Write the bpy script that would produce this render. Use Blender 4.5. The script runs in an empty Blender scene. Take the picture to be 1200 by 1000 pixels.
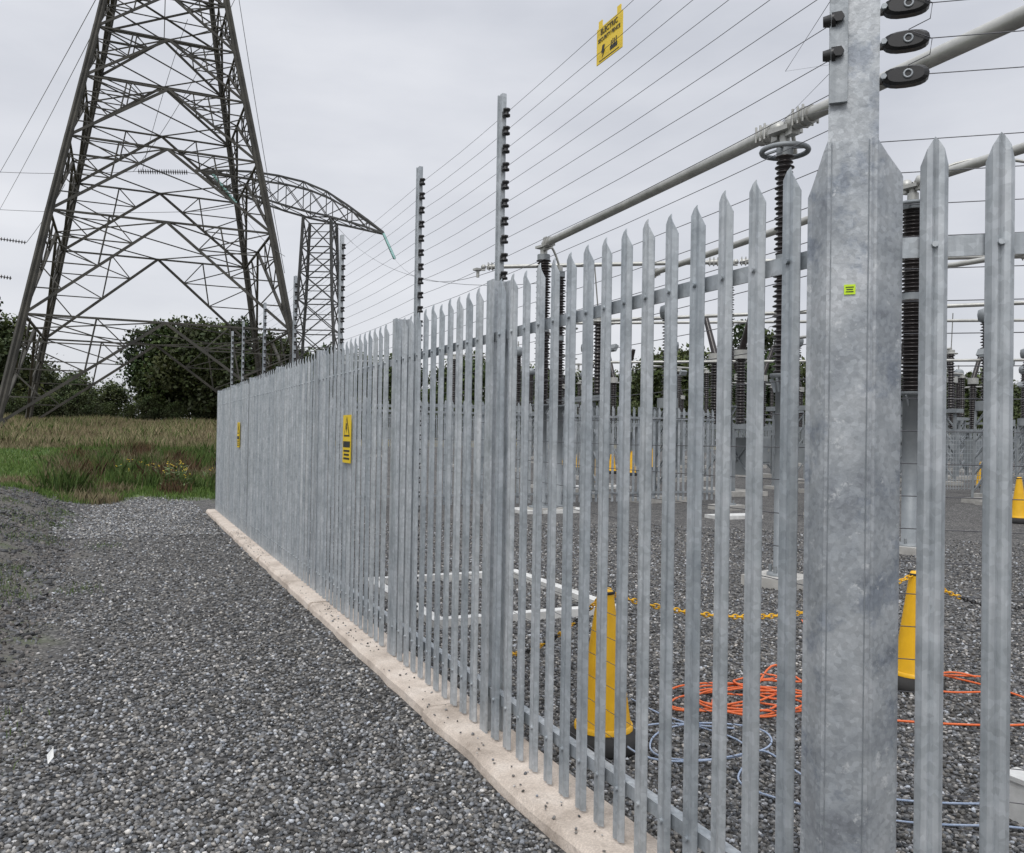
import bpy, math, random
import numpy as np
from mathutils import Vector, Matrix, Euler
random.seed(7); np.random.seed(7)
scn=bpy.context.scene
YAW=math.radians(24.7)
SN,CS=math.sin(YAW),math.cos(YAW)
def S(lat,dep,z=0.0):   # site frame turned 24.7 deg from the fence line
    return Vector((SN*dep+CS*lat, CS*dep-SN*lat, z))
def sm(t):
    t=np.clip(t,0,1); return t*t*(3-2*t)
def H(x,y):
    x=np.asarray(x,float); y=np.asarray(y,float)
    inside=0.018*np.maximum(0,y-18)
    inside=np.minimum(inside,1.1)
    f=2.15*sm((y-20)/60.)+0.008*np.maximum(0,y-80)
    f=np.minimum(f,3.6)+.06*np.sin(x*.5+y*.23)*np.sin(y*.31-x*.2)*sm((y-22)/10.)
    w=sm((x-2.5-.12*np.maximum(0,y-18))/6.)
    base=f*(1-w)+inside*w
    m=0.42*sm((-0.65-x)/1.7)*sm((y-5.5)/6.)*(1-sm((y-19)/6.))+0.05*sm((-0.55-x)/.5)*(1-sm((y-19)/6.))
    n=(0.03*np.sin(x*2.1+y*.7)*np.sin(y*1.3-x)+.025*np.sin(x*5.3-y*2.1)*np.sin(y*4.1+x*2)+.012*np.sin(x*13+y*3)*np.sin(y*11-x*5))*sm((-0.7-x)/.6)*np.where(y<24,1,0)
    return base+m+n
def Hs(x,y): return float(H(x,y))

# ---------------- materials ----------------
def newmat(name):
    m=bpy.data.materials.new(name); m.use_nodes=True
    nt=m.node_tree; return m,nt,nt.nodes['Principled BSDF']
def ramp(nt,fac,stops):
    r=nt.nodes.new('ShaderNodeValToRGB'); e=r.color_ramp.elements
    while len(e)<len(stops): e.new(0.5)
    for i,(p,c) in enumerate(stops):
        e[i].position=p; e[i].color=(c[0],c[1],c[2],1)
    nt.links.new(fac,r.inputs[0]); return r.outputs[0]
def noise(nt,scale,detail=4,vec=None,rough=.6):
    n=nt.nodes.new('ShaderNodeTexNoise'); n.inputs['Scale'].default_value=scale
    n.inputs['Detail'].default_value=detail; n.inputs['Roughness'].default_value=rough
    if vec is None:
        g=nt.nodes.new('ShaderNodeNewGeometry'); vec=g.outputs['Position']
    nt.links.new(vec,n.inputs['Vector']); return n.outputs['Fac']
def mixc(nt,f,a,b,mode='MIX'):
    m=nt.nodes.new('ShaderNodeMix'); m.data_type='RGBA'; m.blend_type=mode
    for s,v in ((m.inputs[0],f),(m.inputs[6],a),(m.inputs[7],b)):
        if isinstance(v,(int,float)): s.default_value=v
        elif isinstance(v,tuple): s.default_value=(v[0],v[1],v[2],1)
        else: nt.links.new(v,s)
    return m.outputs[2]
def bump(nt,bs,h,strength,dist):
    b=nt.nodes.new('ShaderNodeBump'); b.inputs['Strength'].default_value=strength
    b.inputs['Distance'].default_value=dist
    nt.links.new(h,b.inputs['Height']); nt.links.new(b.outputs[0],bs.inputs['Normal'])
def pmat(name,c1,c2,scale=5,rough=.6,metal=0.,bmp=0.,bscale=60):
    m,nt,bs=newmat(name)
    f=noise(nt,scale)
    nt.links.new(ramp(nt,f,[(.3,c1),(.7,c2)]),bs.inputs['Base Color'])
    bs.inputs['Roughness'].default_value=rough; bs.inputs['Metallic'].default_value=metal
    if bmp: bump(nt,bs,noise(nt,bscale),bmp,.01)
    return m
def galv(name,k=1.0,patch=True):
    m,nt,bs=newmat(name)
    a=ramp(nt,noise(nt,7,5),[(.3,(.34*k,.37*k,.39*k)),(.5,(.44*k,.47*k,.49*k)),(.72,(.53*k,.555*k,.575*k))])
    g=nt.nodes.new('ShaderNodeNewGeometry')
    v=nt.nodes.new('ShaderNodeTexVoronoi'); v.inputs['Scale'].default_value=55
    nt.links.new(g.outputs['Position'],v.inputs['Vector'])
    s=ramp(nt,v.outputs['Color'],[(.2,(.84,.84,.84)),(.9,(1.1,1.1,1.1))])
    c=mixc(nt,.8,a,s,'MULTIPLY')
    mp=nt.nodes.new('ShaderNodeMapping'); mp.inputs['Scale'].default_value=(40,40,1.2)
    nt.links.new(g.outputs['Position'],mp.inputs['Vector'])
    st=ramp(nt,noise(nt,1.0,4,mp.outputs[0]),[(.35,(.74,.75,.76)),(.6,(1,1,1))])
    c=mixc(nt,.7,c,st,'MULTIPLY')
    mp2=nt.nodes.new('ShaderNodeMapping'); mp2.inputs['Scale'].default_value=(3,7,.02)
    nt.links.new(g.outputs['Position'],mp2.inputs['Vector'])
    st=ramp(nt,noise(nt,1.0,2,mp2.outputs[0]),[(.35,(.84,.86,.88)),(.65,(1.08,1.07,1.06))])
    c=mixc(nt,1.,c,st,'MULTIPLY')
    nt.links.new(c,bs.inputs['Base Color'])
    bs.inputs['Metallic'].default_value=.4
    r=ramp(nt,noise(nt,12,3),[(.3,(.36,)*3),(.7,(.58,)*3)]); nt.links.new(r,bs.inputs['Roughness'])
    bump(nt,bs,noise(nt,90,3),.12,.004)
    return m
M={}
M['galv']=galv('galvanised_steel',1.06); M['galvd']=galv('weathered_galvanised_steel',.82)
def postmat():
    m,nt,bs=newmat('mottled_galvanised_steel')
    g=nt.nodes.new('ShaderNodeNewGeometry')
    a=ramp(nt,noise(nt,5,7,None,.68),[(.30,(.21,.225,.25)),(.42,(.33,.355,.38)),(.55,(.42,.445,.465)),(.72,(.53,.55,.57))])
    mp=nt.nodes.new('ShaderNodeMapping'); mp.inputs['Scale'].default_value=(3,3,3.2)
    nt.links.new(g.outputs['Position'],mp.inputs['Vector'])
    pt=ramp(nt,noise(nt,1.2,8,mp.outputs[0],.72),[(.40,(.66,.69,.75)),(.47,(1,1,1))])
    a=mixc(nt,.9,a,pt,'MULTIPLY')
    v=nt.nodes.new('ShaderNodeTexVoronoi'); v.inputs['Scale'].default_value=80
    nt.links.new(g.outputs['Position'],v.inputs['Vector'])
    s=ramp(nt,v.outputs['Color'],[(.2,(.80,)*3),(.9,(1.12,)*3)])
    c=mixc(nt,.8,a,s,'MULTIPLY')
    w=ramp(nt,noise(nt,17,7,None,.7),[(.60,(0,)*3),(.68,(1,)*3)])
    c=mixc(nt,w,c,(.58,.60,.61))
    nt.links.new(c,bs.inputs['Base Color']); bs.inputs['Metallic'].default_value=.4
    r=ramp(nt,noise(nt,9,3),[(.3,(.38,)*3),(.7,(.62,)*3)]); nt.links.new(r,bs.inputs['Roughness'])
    bump(nt,bs,noise(nt,60,5),.25,.004)
    return m
M['post']=postmat()
M['black']=pmat('black_plastic',(.012,.012,.013),(.02,.02,.021),20,.38)
M['rubber']=pmat('black_rubber',(.015,.015,.016),(.035,.034,.032),12,.8)
M['wire']=pmat('stainless_wire',(.10,.10,.11),(.16,.16,.17),3,.4,.6)
M['pylon']=pmat('pylon_steel',(.035,.034,.031),(.085,.08,.068),.9,.8,.1)
M['pylon2']=pmat('distant_tower_steel',(.06,.062,.062),(.10,.10,.098),.9,.8,.1)
M['line']=pmat('overhead_conductor',(.09,.095,.10),(.13,.13,.135),1,.6,.3)
M['yellow']=pmat('cone_yellow_plastic',(.74,.40,.008),(.86,.49,.012),9,.42)
M['signy']=pmat('sign_yellow',(.80,.56,.015),(.86,.61,.02),6,.4)
M['signk']=pmat('sign_black',(.01,.01,.01),(.02,.02,.02),6,.5)
M['sticker']=pmat('sticker_yellow_green',(.55,.8,.02),(.6,.85,.03),6,.5)
M['alu']=pmat('aluminium_tube',(.34,.34,.32),(.52,.52,.49),3,.45,.5,.08)
M['steel']=pmat('painted_steel_support',(.19,.21,.225),(.29,.31,.32),3,.55,.3)
M['sheds']=pmat('insulator_brown_glaze',(.016,.013,.013),(.035,.028,.028),3,.28)
M['teal']=pmat('glass_insulator',(.16,.33,.30),(.25,.45,.42),3,.25)
M['orange']=pmat('orange_cable',(.72,.13,.03),(.8,.18,.05),10,.45)
M['rope']=pmat('pale_blue_rope',(.25,.33,.48),(.45,.52,.64),60,.7)
M['white']=pmat('white_painted_concrete',(.48,.48,.46),(.72,.72,.70),6,.7,0,.2)
M['box']=pmat('cabinet_grey',(.2,.22,.23),(.27,.29,.30),2,.5)
M['pad']=pmat('concrete_pad',(.32,.31,.29),(.48,.47,.44),4,.85,0,.3)
M['bark']=pmat('bark',(.05,.04,.03),(.09,.075,.06),3,.9)
def kerbmat():
    m,nt,bs=newmat('sandy_concrete')
    a=ramp(nt,noise(nt,3,8,None,.7),[(.28,(.44,.37,.31)),(.5,(.64,.555,.475)),(.72,(.76,.68,.60))])
    b=ramp(nt,noise(nt,120,3),[(.35,(.78,)*3),(.65,(1.1,)*3)])
    c=mixc(nt,.8,a,b,'MULTIPLY')
    d=ramp(nt,noise(nt,1.6,7,None,.7),[(.5,(1,1,1)),(.68,(.58,.56,.54))])
    c=mixc(nt,.8,c,d,'MULTIPLY')
    nt.links.new(c,bs.inputs['Base Color']); bs.inputs['Roughness'].default_value=.9
    bump(nt,bs,noise(nt,50,6,None,.7),.7,.012); return m
M['kerb']=kerbmat()
def vcol(name,rough=.8,trans=0.,var=0.):
    m,nt,bs=newmat(name)
    a=nt.nodes.new('ShaderNodeAttribute'); a.attribute_name='Col'
    c=a.outputs['Color']
    if var:
        n=ramp(nt,noise(nt,var,4),[(.3,(.65,)*3),(.7,(1.25,)*3)]); c=mixc(nt,1.,c,n,'MULTIPLY')
    nt.links.new(c,bs.inputs['Base Color']); bs.inputs['Roughness'].default_value=rough
    if 'Specular IOR Level' in bs.inputs: bs.inputs['Specular IOR Level'].default_value=.3
    return m
M['stone']=vcol('crushed_stone',.85,0,90)
M['leaf']=vcol('leaves',.6); M['grass']=vcol('grass_blades',.7)
M['flower']=pmat('yellow_flowers',(.6,.42,.03),(.7,.5,.05),5,.6)

def groundmat():
    m,nt,bs=newmat('ground'); L=nt.links
    g=nt.nodes.new('ShaderNodeNewGeometry'); P=g.outputs['Position']
    sp=nt.nodes.new('ShaderNodeSeparateXYZ'); L.new(P,sp.inputs[0])
    def math_(op,a,b=None,clamp=False):
        n=nt.nodes.new('ShaderNodeMath'); n.operation=op; n.use_clamp=clamp
        for i,v in enumerate((a,b)):
            if v is None: continue
            if isinstance(v,(int,float)): n.inputs[i].default_value=v
            else: L.new(v,n.inputs[i])
        return n.outputs[0]
    wob=math_('MULTIPLY',math_('SUBTRACT',noise(nt,1.6,6),.5),1.3)
    X=math_('ADD',sp.outputs[0],wob); Y=math_('ADD',sp.outputs[1],math_('MULTIPLY',wob,5.))
    def step(v,e,w): return math_('DIVIDE',math_('SUBTRACT',v,e),w,True)
    pathm=math_('MULTIPLY',step(X,-.75,.35),math_('SUBTRACT',1,step(Y,20.,2.5),True))
    xi=math_('SUBTRACT',sp.outputs[0],math_('MULTIPLY',math_('MAXIMUM',math_('SUBTRACT',sp.outputs[1],18.),0.),.12))
    ins=math_('MULTIPLY',step(xi,1.7,.1),math_('SUBTRACT',1,step(sp.outputs[1],60,.5),True))
    ins=math_('MULTIPLY',ins,math_('SUBTRACT',1,step(sp.outputs[0],64,.5),True))
    grav=math_('MAXIMUM',pathm,ins)
    v=nt.nodes.new('ShaderNodeTexVoronoi'); v.inputs['Scale'].default_value=42; L.new(P,v.inputs['Vector'])
    gc=ramp(nt,v.outputs['Color'],[(.1,(.05,.05,.051)),(.4,(.115,.113,.111)),(.65,(.185,.181,.175)),(.85,(.29,.283,.27)),(.97,(.46,.455,.445))])
    dk=ramp(nt,v.outputs['Distance'],[(.25,(1,1,1)),(.75,(.25,.25,.25))])
    gc=mixc(nt,.85,gc,dk,'MULTIPLY')
    big=ramp(nt,noise(nt,.9,6,None,.7),[(.3,(.74,.74,.75)),(.7,(1.2,1.18,1.16))])
    gc=mixc(nt,1.,gc,big,'MULTIPLY')
    v2=nt.nodes.new('ShaderNodeTexVoronoi'); v2.inputs['Scale'].default_value=14; L.new(P,v2.inputs['Vector'])
    gc=mixc(nt,.6,gc,ramp(nt,v2.outputs['Color'],[(.2,(.6,.6,.6)),(.85,(1.35,1.35,1.33))]),'MULTIPLY')
    fc=ramp(nt,noise(nt,.35,8,None,.7),[(.35,(.05,.095,.02)),(.5,(.075,.13,.03)),(.68,(.12,.14,.045))])
    straw=ramp(nt,noise(nt,1.5,8,None,.75),[(.3,(.11,.095,.045)),(.55,(.20,.17,.09)),(.8,(.27,.23,.13))])
    fy=step(math_('ADD',sp.outputs[1],math_('MULTIPLY',math_('SUBTRACT',noise(nt,.12,3),.5),14)),44,8)
    fc=mixc(nt,fy,fc,straw)
    dc=ramp(nt,noise(nt,14,9,None,.78),[(.3,(.035,.033,.030)),(.5,(.095,.088,.078)),(.72,(.20,.188,.168))])
    gpatch=ramp(nt,noise(nt,.9,6,None,.7),[(.52,(0,)*3),(.62,(1,)*3)])
    dc=mixc(nt,math_('MULTIPLY',gpatch,.6),dc,(.07,.095,.035))
    c=mixc(nt,step(Y,20.5,2.0),dc,fc)
    c=mixc(nt,grav,c,gc)
    L.new(c,bs.inputs['Base Color']); bs.inputs['Roughness'].default_value=.9
    hh=math_('ADD',math_('MULTIPLY',math_('SUBTRACT',1,v.outputs['Distance']),grav),math_('MULTIPLY',noise(nt,25,6),.8))
    bump(nt,bs,hh,1.,.015)
    return m
M['ground']=groundmat()

# ---------------- mesh builder ----------------
class MB:
    def __init__(s): s.v=[];s.f=[];s.m=[];s.sm=[]
    def add(s,vs,fs,mi=0,smooth=False):
        o=len(s.v); s.v+= [tuple(v) for v in vs]
        for f in fs: s.f.append(tuple(i+o for i in f)); s.m.append(mi); s.sm.append(smooth)
    def box(s,c,d,mi=0,rot=None,bev=0):
        x,y,z=[k/2 for k in d]; c=Vector(c)
        vs=[Vector((a*x,b*y,e*z)) for a in(-1,1) for b in(-1,1) for e in(-1,1)]
        if rot is not None: vs=[rot@v for v in vs]
        vs=[v+c for v in vs]
        s.add(vs,[(0,1,3,2),(4,6,7,5),(0,4,5,1),(2,3,7,6),(0,2,6,4),(1,5,7,3)],mi)
    def bar(s,a,b,w,h=None,mi=0):
        a=Vector(a);b=Vector(b);d=b-a;l=d.length
        if l<1e-6:return
        rot=d.to_track_quat('Z','Y').to_matrix(); s.box((a+b)/2,(w,h or w,l),mi,rot)
    def cyl(s,a,b,r0,r1=None,n=12,mi=0,cap=True):
        if r1 is None:r1=r0
        a=Vector(a);b=Vector(b);q=(b-a).to_track_quat('Z','Y').to_matrix()
        vs=[]
        for p,r in((a,r0),(b,r1)):
            for i in range(n):
                t=2*math.pi*i/n; vs.append(p+q@Vector((math.cos(t)*r,math.sin(t)*r,0)))
        s.add(vs,[(i,(i+1)%n,n+(i+1)%n,n+i) for i in range(n)],mi,True)
        if cap: s.add(vs,[tuple(range(n-1,-1,-1)),tuple(range(n,2*n))],mi)
    def rev(s,o,prof,n=16,mi=0,rot=None,smooth=True):
        o=Vector(o);vs=[]
        for r,z in prof:
            for i in range(n):
                t=2*math.pi*i/n; p=Vector((math.cos(t)*r,math.sin(t)*r,z))
                if rot is not None:p=rot@p
                vs.append(o+p)
        fs=[]
        for k in range(len(prof)-1):
            for i in range(n):
                j=(i+1)%n; fs.append((k*n+i,k*n+j,(k+1)*n+j,(k+1)*n+i))
        s.add(vs,fs,mi,smooth)
    def torus(s,c,R,r,rot=None,n=24,k=8,mi=0,sc=(1,1,1)):
        c=Vector(c);vs=[]
        for i in range(n):
            t=2*math.pi*i/n
            for j in range(k):
                u=2*math.pi*j/k
                p=Vector(((R+r*math.cos(u))*math.cos(t)*sc[0],(R+r*math.cos(u))*math.sin(t)*sc[1],r*math.sin(u)))
                if rot is not None:p=rot@p
                vs.append(c+p)
        s.add(vs,[(i*k+j,((i+1)%n)*k+j,((i+1)%n)*k+(j+1)%k,i*k+(j+1)%k) for i in range(n) for j in range(k)],mi,True)
    def tube(s,pts,r,n=6,mi=0):
        pts=[Vector(p) for p in pts]
        up=Vector((0,0,1));vs=[]
        for i,p in enumerate(pts):
            d=(pts[min(i+1,len(pts)-1)]-pts[max(i-1,0)]).normalized()
            a=d.cross(up)
            if a.length<1e-3:a=d.cross(Vector((1,0,0)))
            a.normalize();b=a.cross(d)
            for j in range(n):
                t=2*math.pi*j/n; vs.append(p+(a*math.cos(t)+b*math.sin(t))*r)
        s.add(vs,[(i*n+j,i*n+(j+1)%n,(i+1)*n+(j+1)%n,(i+1)*n+j) for i in range(len(pts)-1) for j in range(n)],mi,True)
    def obj(s,name,mats,parent=None,loc=None):
        me=bpy.data.meshes.new(name); me.from_pydata(s.v,[],s.f)
        for m in mats: me.materials.append(M[m])
        me.polygons.foreach_set('material_index',s.m); me.polygons.foreach_set('use_smooth',s.sm)
        me.update(); o=bpy.data.objects.new(name,me); scn.collection.objects.link(o)
        if parent:o.parent=parent
        if loc is not None:o.location=loc
        return o
def inst(name,me,loc,rz=0,sc=1):
    o=bpy.data.objects.new(name,me); scn.collection.objects.link(o)
    o.location=loc;o.rotation_euler=(0,0,rz);o.scale=(sc,)*3 if isinstance(sc,(int,float)) else sc
    return o
def bigmesh(name,V,F,mat,col=None):
    me=bpy.data.meshes.new(name); n=len(V);m,k=F.shape
    me.vertices.add(n); me.vertices.foreach_set('co',V.astype(np.float32).ravel())
    me.loops.add(m*k); me.loops.foreach_set('vertex_index',F.astype(np.int32).ravel())
    me.polygons.add(m); me.polygons.foreach_set('loop_start',np.arange(0,m*k,k,dtype=np.int32))
    try: me.polygons.foreach_set('loop_total',np.full(m,k,dtype=np.int32))
    except Exception: pass
    me.materials.append(M[mat])
    if col is not None:
        a=me.color_attributes.new('Col','FLOAT_COLOR','POINT')
        c=np.ones((n,4),np.float32); c[:,:3]=col; a.data.foreach_set('color',c.ravel())
    me.update(calc_edges=True); me.validate()
    o=bpy.data.objects.new(name,me); scn.collection.objects.link(o); return o

# ---------------- ground ----------------
def axis(lo,hi,flo,fhi,st):
    a=list(np.arange(flo,fhi+1e-6,st)); x=fhi;s=st
    while x<hi: s*=1.18; x+=s; a.append(min(x,hi))
    x=flo;s=st
    while x>lo: s*=1.18; x-=s; a.insert(0,max(x,lo))
    return np.array(a)
xs=axis(-900,900,-4,3,.09); ys=axis(-300,1200,0,26,.12)
GX,GY=np.meshgrid(xs,ys); GZ=H(GX,GY)
V=np.stack([GX.ravel(),GY.ravel(),GZ.ravel()],1); nx=len(xs);ny=len(ys)
ii,jj=np.meshgrid(np.arange(nx-1),np.arange(ny-1)); a=(jj*nx+ii).ravel()
F=np.stack([a,a+1,a+nx+1,a+nx],1)
g=bigmesh('ground',V,F,'ground'); g.data.polygons.foreach_set('use_smooth',[True]*len(g.data.polygons))

# ---------------- stones ----------------
import bmesh
bm=bmesh.new(); bmesh.ops.create_icosphere(bm,subdivisions=1,radius=1)
IV=np.array([v.co[:] for v in bm.verts]);IF=np.array([[v.index for v in f.verts] for f in bm.faces]); bm.free()
CV=np.array([(a,b,c) for a in(-.7,.7) for b in(-.7,.7) for c in(-.6,.6)],float)
CF=np.array([(0,1,3),(0,3,2),(4,6,7),(4,7,5),(0,4,5),(0,5,1),(2,3,7),(2,7,6),(0,2,6),(0,6,4),(1,5,7),(1,7,3)])
def stones(name,x,y,size,flat,cols,zoff=.0,cube=False,tilt=None):
    bv,bf=(CV,CF) if cube else (IV,IF); nv=len(bv)
    N=len(x); q=np.random.randn(N,4)
    if tilt is not None: q[:,1:3]*=tilt
    q/=np.linalg.norm(q,axis=1)[:,None]
    w,a,b,c=q.T
    R=np.stack([1-2*(b*b+c*c),2*(a*b-c*w),2*(a*c+b*w),2*(a*b+c*w),1-2*(a*a+c*c),2*(b*c-a*w),2*(a*c-b*w),2*(b*c+a*w),1-2*(a*a+b*b)],1).reshape(N,3,3)
    P=bv[None]*(1+np.random.uniform(-.3,.3,(N,nv,1)))+(np.random.uniform(-.22,.22,(N,nv,3)) if cube else 0)
    P=P*np.random.uniform(.55,1.2,(N,1,3))
    if cube: P[:,:,2]*=flat
    P=np.einsum('nij,nkj->nki',R,P)*size[:,None,None]
    if not cube: P[:,:,2]*=flat
    P[:,:,0]+=x[:,None];P[:,:,1]+=y[:,None];P[:,:,2]+=(H(x,y)+zoff+size*flat*.3)[:,None]
    F=(bf[None]+(np.arange(N)*nv)[:,None,None]).reshape(-1,3)
    C=np.repeat(cols,nv,axis=0)
    return bigmesh(name,P.reshape(-1,3),F,'stone',C)
def gcols(N,dark=1.):
    t=np.random.rand(N); v=np.where(t<.26,np.random.uniform(.045,.10,N),np.where(t<.72,np.random.uniform(.10,.22,N),np.where(t<.94,np.random.uniform(.22,.38,N),np.random.uniform(.4,.6,N))))*dark
    tint=np.random.uniform(-.10,.11,N)
    return np.stack([v*(1+tint*.9),v*(1+tint*.3),v*(1-tint*.6)],1)
N=170000
r=np.exp(np.random.uniform(math.log(1.7),math.log(16),N)); th=YAW+np.random.uniform(-.76,.70,N)
x=np.sin(th)*r; y=np.cos(th)*r
edge=-.62+.25*np.sin(y*1.1)+.15*np.sin(y*2.7+1)+np.random.normal(0,.14,N)
k=(x>edge)&~((x>1.57)&(x<1.97)&(y>1.6)); x=x[k];y=y[k];r=r[k];n=len(x)
stones('gravel',x,y,np.random.uniform(.006,.0135,n)*(1+.03*r),.8,gcols(n),.002)
N=16000; x=np.random.uniform(-.9,1.55,N); y=14+8.5*np.random.rand(N); k=(y<20.5+1.2*np.sin(x*2.2)+.9*np.random.randn(N))
x=x[k];y=y[k];n=len(x); stones('gravel',x,y,np.random.uniform(.012,.026,n),.7,gcols(n),.0)
n=260; x=np.random.uniform(1.60,1.73,n); y=np.random.uniform(1.8,14,n); stones('gravel',x,y,np.random.uniform(.004,.009,n),.8,gcols(n),.066)
# rubble bank: small broken slate with a few larger slabs
N=34000; y=2.5+20*np.random.rand(N); x=-.5-np.abs(np.random.normal(0,1.5,N)); sz=np.exp(np.random.normal(math.log(.0125),.5,N)).clip(.005,.03)
keep=(np.sin(x*3.1+y*1.3)+np.sin(y*2.3-x*2)+np.random.normal(0,.8,N))>-.7; x=x[keep];y=y[keep];sz=sz[keep];N=len(x)
v=np.random.uniform(.05,.21,N); wm=np.random.uniform(-.05,.12,N); c=np.stack([v*(1+wm),v,v*(1.02-wm)],1)
stones('slate_rubble',x,y,sz,.5,c,.0,True)
N=900; y=3.5+17*np.random.rand(N)**.9; x=-.6-np.abs(np.random.normal(0,.8,N)); sz=np.exp(np.random.normal(math.log(.035),.4,N)).clip(.02,.085)
v=np.random.uniform(.05,.15,N); c=np.stack([v,v*1.01,v*1.05],1); stones('slate_rubble',x,y,sz,.28,c,.0,True,.25)
# ---------------- grass ----------------
def blades(name,x,y,h,w,cols):
    N=len(x); a=np.random.uniform(0,2*math.pi,N); l=np.random.uniform(.1,.6,N)*h; la=np.random.uniform(0,2*math.pi,N)
    z=H(x,y)-.02
    dx=np.cos(a)*w/2;dy=np.sin(a)*w/2
    P=np.zeros((N,5,3))
    P[:,0]=np.stack([x-dx,y-dy,z],1);P[:,1]=np.stack([x+dx,y+dy,z],1)
    mx=x+np.cos(la)*l*.35;my=y+np.sin(la)*l*.35
    P[:,2]=np.stack([mx+dx*.7,my+dy*.7,z+h*.6],1);P[:,3]=np.stack([x+np.cos(la)*l,y+np.sin(la)*l,z+h],1);P[:,4]=np.stack([mx-dx*.7,my-dy*.7,z+h*.6],1)
    F=(np.array([0,1,2,3,4])[None]+(np.arange(N)*5)[:,None])
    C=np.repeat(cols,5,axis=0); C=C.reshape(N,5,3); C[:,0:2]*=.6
    return bigmesh(name,P.reshape(-1,3),F,'grass',C.reshape(-1,3))
def gc(N,kind):
    t=np.random.rand(N,1)
    if kind=='g': return np.array([.06,.12,.022])*(1-t)+np.array([.15,.22,.055])*t
    if kind=='s': return np.array([.17,.14,.075])*(1-t)+np.array([.37,.31,.19])*t
    if kind=='r': return np.array([.07,.035,.022])*(1-t)+np.array([.15,.10,.05])*t
N=120000; y=20.3+34*np.random.rand(N)**1.15; x=np.random.uniform(-.42,.20,N)*y
kk=((x<2.1+.12*(y-18)))&(y>21+1.2*np.sin(x*1.7)+.8*np.sin(x*4.1)+np.random.normal(0,.35,N)-.5*(x<-1));x=x[kk];y=y[kk];n=len(x)
pn=np.sin(x*.9+y*.4)+np.sin(y*.7-x*.5)+.5*np.sin(x*2.3+y*1.9)+np.random.normal(0,.4,n)+(y-30)*.035
cg=np.where((pn>1.35)[:,None],gc(n,'s')*.85,gc(n,'g'))
X1=[x];Y1=[y];H1=[np.random.uniform(.05,.18,n)*(1+.7*(pn>1.35))];W1=[np.full(n,.010)+y*.0005];C1=[cg]
N=85000; y=44+38*np.random.rand(N); x=np.random.uniform(-.42,.2,N)*y
kk=x<2.1+.12*(y-18); x=x[kk];y=y[kk];N=len(x)
cl=np.sin(x*.6+y*.25)*np.sin(y*.4-x*.3)
X1.append(x);Y1.append(y);H1.append(np.random.uniform(.2,.6,N)*(1+.45*cl));W1.append(np.full(N,.035));C1.append(np.where((np.random.rand(N)<.78-.25*cl)[:,None],gc(N,'s')*(1+.15*cl)[:,None],gc(N,'g')*.9))
# weeds at the end of the path
N=20000; cx=np.random.choice(110,N); cxx=np.random.uniform(-2.2,3.6,110);cyy=np.random.uniform(22.5,40,110)
x=cxx[cx]+np.random.normal(0,.22,N);y=cyy[cx]+np.random.normal(0,.28,N)
X1.append(x);Y1.append(y);H1.append(np.random.uniform(.15,.85,N)*(.4+.6*((cx*7)%5)/4.));W1.append(np.full(N,.024));C1.append(np.where((cx%3==0)[:,None],gc(N,'r'),np.where((cx%4<=2)[:,None],gc(N,'g')*.7,gc(N,'s')*.7)))
# sparse tufts by the path
N=9000; k=70; tx=-.75-np.abs(np.random.normal(0,1.0,k));ty=np.random.uniform(3,21,k);tx[0:3]=(-.68,-.75,-.7);ty[0:3]=(4.8,5.1,5.4);tx[3:5]=(-.35,-.2);ty[3:5]=(9.5,13)
ci=np.random.choice(k,N); x=tx[ci]+np.random.normal(0,.12,N);y=ty[ci]+np.random.normal(0,.16,N)
X1.append(x);Y1.append(y);H1.append(np.random.uniform(.02,.09,N));W1.append(np.full(N,.006));C1.append(gc(N,'g'))
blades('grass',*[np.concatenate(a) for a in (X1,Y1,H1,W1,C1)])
def weed(name,cx,cy,n,hh):
    b=MB(); z=Hs(cx,cy)
    for i in range(n):
        dx,dy=np.random.normal(0,.35,2); h=hh*random.uniform(.6,1.1)
        p=Vector((cx+dx*.5,cy+dy*.5,z)); q=Vector((cx+dx,cy+dy,z+h)); b.bar(p,q,.014,.014,0)
        for k in range(4):
            c=q+Vector((random.gauss(0,.07),random.gauss(0,.07),random.gauss(0,.04))); b.rev(c,[(0,-.014),(.022,0),(0,.014)],5,1)
        for k in range(8):
            t=random.random(); c=p.lerp(q,t); d=Vector((random.gauss(0,1),random.gauss(0,1),.3)).normalized()*.2
            e=Vector((d.y,-d.x,0))*.25; b.add([c,c+d*.5+e,c+d,c+d*.5-e],[(0,1,2,3)],2)
    M.setdefault('weedgreen',pmat('weed_leaf',(.05,.09,.02),(.1,.14,.04),8,.7))
    return b.obj(name,['weedgreen','flower','weedgreen'])
weed('ragwort_plant',1.35,24.2,12,.7); weed('ragwort_plant',.2,27.5,6,.6)

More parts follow.
